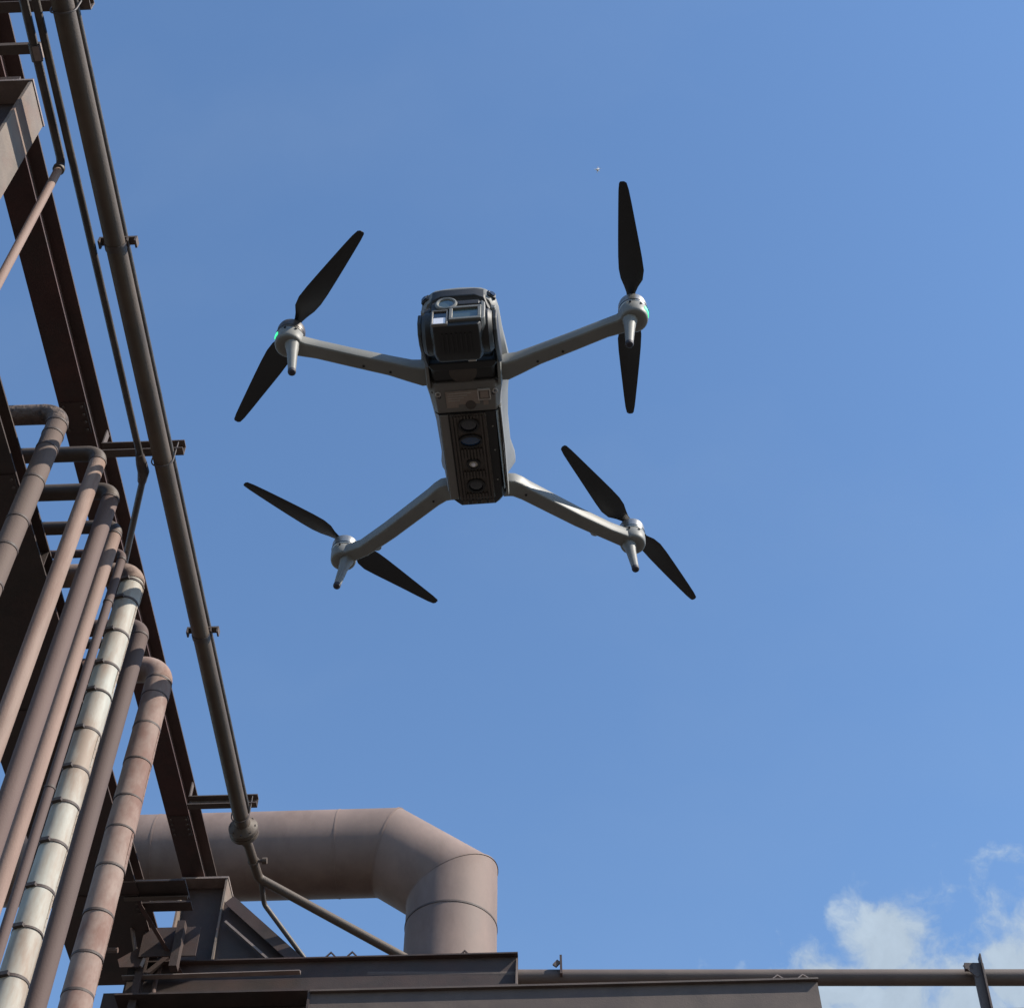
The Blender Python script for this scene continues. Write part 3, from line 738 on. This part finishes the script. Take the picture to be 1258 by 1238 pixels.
MB().box(-.0196, -.0074, FY - .0016, FY + .001, -.0850, -.0738).build('window_reflection', M_white, G, bevel=.0004)  # reflection in the rangefinder window, painted as a plain white square
MB().loft([[(x, y, z) for x, z in ((.0262, -.082), (.0300, -.078), (.0300, -.050), (.0262, -.0455))] for y in (-.1885, -.174)]).build('side_trim', M_grey, G, bevel=.0008)
MB().box(-.030, -.0245, -.182, -.1775, -.052, -.044).build('cable_clip', M_black, G, bevel=.0006)

# arms, motors, legs, propellers
MOT = {'FL': (-.1732, -.1420), 'FR': (.1740, -.1415), 'RL': (-.1612, .1408), 'RR': (.1618, .1450)}
def arm_mesh(path, ws, zt, hs):
    """tapering arm: rounded box section swept in the plan along path"""
    secs = []
    P = [Vector((x, y, 0)) for x, y in path]
    for i, p in enumerate(P):
        tg = ((P[i + 1] if i < len(P) - 1 else p) - (P[i - 1] if i else p)).normalized()
        nrm = Vector((-tg.y, tg.x, 0)); w, h, z = ws[i] * .46, hs[i], zt[i]
        prof = [(-w * .90, -h), (w * .90, -h), (w, -h * .90), (w, -h * .18), (w * .8, 0), (-w * .8, 0), (-w, -h * .18), (-w, -h * .90)]
        secs.append([p + nrm * a + Vector((0, 0, z + b)) for a, b in prof])
    return MB().loft(secs)
LEGTIP = {'FL': (-.1640, -.1420, -.0790), 'FR': (.1665, -.1455, -.0790), 'RL': (-.1630, .1340, -.0790), 'RR': (.1620, .1370, -.0800)}
BLADES = {'FL': (-51, 125), 'FR': (-90.5, 94), 'RL': (-136, 48), 'RR': (-122, 58)}
def blade_mesh():
    # along +x, chord along y, pitch about x; spins counter clockwise seen from above
    st = [(.006, .0040, -.0040, 24, .0020), (.013, .0040, -.0045, 24, .0020), (.020, .0068, -.0062, 25, .0018), (.029, .0118, -.0088, 24, .0016),
          (.040, .0132, -.0098, 21, .0014), (.055, .0118, -.0095, 18, .0013), (.075, .0094, -.0086, 15, .0012), (.095, .0070, -.0076, 12, .0010),
          (.115, .0047, -.0066, 10, .0009), (.130, .0028, -.0058, 9, .0008), (.1375, .0012, -.0050, 8, .0007), (.1392, -.0008, -.0040, 8, .0005)]
    secs = []
    for x, lead, trail, pitch, th in st:
        x *= .967; lead *= 1.1; trail *= 1.22; pitch = -pitch
        a = R(pitch); sec = []
        for u, tt in ((0, 0), (.2, .8), (.45, 1), (.75, .6), (1, 0), (.75, -.35), (.45, -.5), (.2, -.55)):
            c = trail + (lead - trail) * (1 - u); z = th * tt * .9
            sec.append((x, c * math.cos(a) - z * math.sin(a), c * math.sin(a) * .75 + z * math.cos(a)))
        secs.append(sec)
    return MB().loft(secs)
def blade_flip():
    b = blade_mesh(); b.v = [(x, -y, z) for x, y, z in b.v]; return b
proto = {}
for k, (mx, my) in MOT.items():
    sx = -1 if mx < 0 else 1; front = k[0] == 'F'
    if front:
        pth = [(sx * .034, -.096), (sx * .043, -.0945), (sx * .056, -.0985), (sx * .075, -.1060), (sx * .110, -.1185), (sx * .145, -.1315), (mx - sx * .014, my + .006), (mx - sx * .004, my + .001)]
        ws = [.025, .024, .020, .0178, .0170, .0165, .0180, .022]; zt = [-.008, -.010, -.012, -.013, -.0135, -.014, -.013, -.012]; hs = [.024, .021, .018, .016, .0155, .015, .016, .018]
    else:
        pth = [(sx * .029, .0475), (sx * .0355, .0495), (sx * .0415, .0535), (sx * .050, .0605), (sx * .104, .1040), (sx * .136, .1275), (mx - sx * .010, my - .007), (mx - sx * .002, my - .001)]
        ws = [.024, .024, .0215, .0190, .0180, .0170, .0185, .022]; zt = [-.022, -.020, -.018, -.017, -.015, -.014, -.013, -.013]; hs = [.018, .018, .018, .018, .017, .016, .016, .017]
    A = arm_mesh(pth, ws, zt, hs).build('front_arm' if front else 'rear_arm', M_grey, D, bevel=.0012, seg=2, angle=40)
    # screws and bump under the arm
    i = 3
    for (px_, py_), zz in (((pth[3][0], pth[3][1]), zt[3] - hs[3]), ((pth[4][0] * .75 + pth[3][0] * .25, pth[4][1] * .75 + pth[3][1] * .25), zt[4] - hs[4])):
        screw(A, px_, py_ + (.003 if front else .0), zz - .0004, .0013)
    bx, by = (sx * .109, -.1115) if front else (sx * .1215, .1240)
    MB().lathe((bx, by, -.0245), [(.0030, -.0050), (.0058, -.0030), (.0062, .004), (.003, .0075)] if not front else [(.0018, -.002), (.0034, 0), (.0034, .006)], 14).build('cable_boss', M_grey_d, A)
    # motor mount
    mt = MB().lathe((mx, my, 0), [(.0080, -.0296), (.0122, -.0292), (.0137, -.0280), (.0143, -.0255), (.0146, -.0140), (.0130, -.0125)], 36).build('motor_mount', M_grey, A, angle=50)
    # motor
    mo = MB().lathe((mx, my, 0), [(.0128, -.0130), (.0140, -.0120), (.0144, -.0105), (.0144, -.0010), (.0136, .0022), (.0105, .0035), (.0040, .0040)], 40).build('motor_bell', M_dark if k == 'FL' else M_alu, D, angle=40)
    MB().torus((mx, my, -.0095), .0142, .0007, n=36, k=6).build('groove_ring', M_black, mo)
    for q in range(3):
        w = R(-100 + 45 * q)
        MB().cyl((mx + .0137 * math.cos(w), my + .0137 * math.sin(w), -.0155), .0012, .0022, (math.cos(w), math.sin(w), 0), 10).build('screw', M_black, mt)
    # status light
    if front:
        lt = MB(); a0 = 200 if sx < 0 else -38; a1 = a0 + (26 if sx < 0 else 46)
        secs = []
        for q in range(7):
            w = R(a0 + (a1 - a0) * q / 6); c, s_ = math.cos(w), math.sin(w)
            secs.append([(mx + c * rr, my + s_ * rr, zz) for rr, zz in ((.0135, -.0222), (.0151, -.0215), (.0154, -.0172), (.0135, -.0165))])
        lt.loft(secs).build('status_light', M_green, D, angle=50)
    # landing leg
    tx, ty, tz = LEGTIP[k]; top = Vector((mx - sx * .004, my - .001, -.027)); tip = Vector((tx, ty, tz)); dd = (tip - top)
    lg = MB().tube([top, top + dd * .12, top + dd * .35, top + dd * .7, top + dd * .93], [.0088, .0068, .0054, .0045, .0039], 12).build('landing_leg', M_grey, D, angle=50)
    MB().tube([top + dd * .92, top + dd * .97, tip, tip + dd * .02], [.0040, .0042, .0038, .0026], 16).build('foot', M_rubber, lg)
    # propeller
    b0, b1 = BLADES[k]; cw = k in ('FL', 'RR')
    P = None
    hub = MB().lathe((0, 0, 0), [(.0078, -.0040), (.0085, -.0030), (.0085, .0010), (.0050, .0035)], 24).build('propeller_hub', M_blade, D, loc=(mx, my, .0060))
    for bd in (b0, b1):
        key = ('cw' if cw else 'ccw')
        if key not in proto: o = proto[key] = (blade_flip() if cw else blade_mesh()).build('propeller_blade', M_blade, hub, angle=60)
        else: o = share(proto[key], hub)
        o.rotation_euler = (0, 0, R(bd))
        o.location = (0, 0, 0)

# ------------------------------------------------------------------ drifting seed in the air
sp = MB()
for k in range(9):
    w = k * 2.4; q = math.acos(1 - 2 * (k + .5) / 9)
    d = Vector((math.sin(q) * math.cos(w), math.sin(q) * math.sin(w), math.cos(q)))
    sp.tube([(0, 0, 0), d * .011], [.0016, .0005], 5)
sp.lathe((0, 0, -.0015), [(.001, -.003), (.0042, .0), (.0042, .003), (.001, .006)], 10)
tag(sp.build('seed_fluff', mat('white_fluff', (.8, .8, .8), .8, bump=0, vary=.02), loc=(.18, 2.09, 6.0)), 'tiny white speck of seed fluff high in the sky left of the upper right propeller', 'seed')

# ------------------------------------------------------------------ render settings
scene.render.engine = 'CYCLES'
scene.cycles.max_bounces = 6
scene.cycles.diffuse_bounces = 4
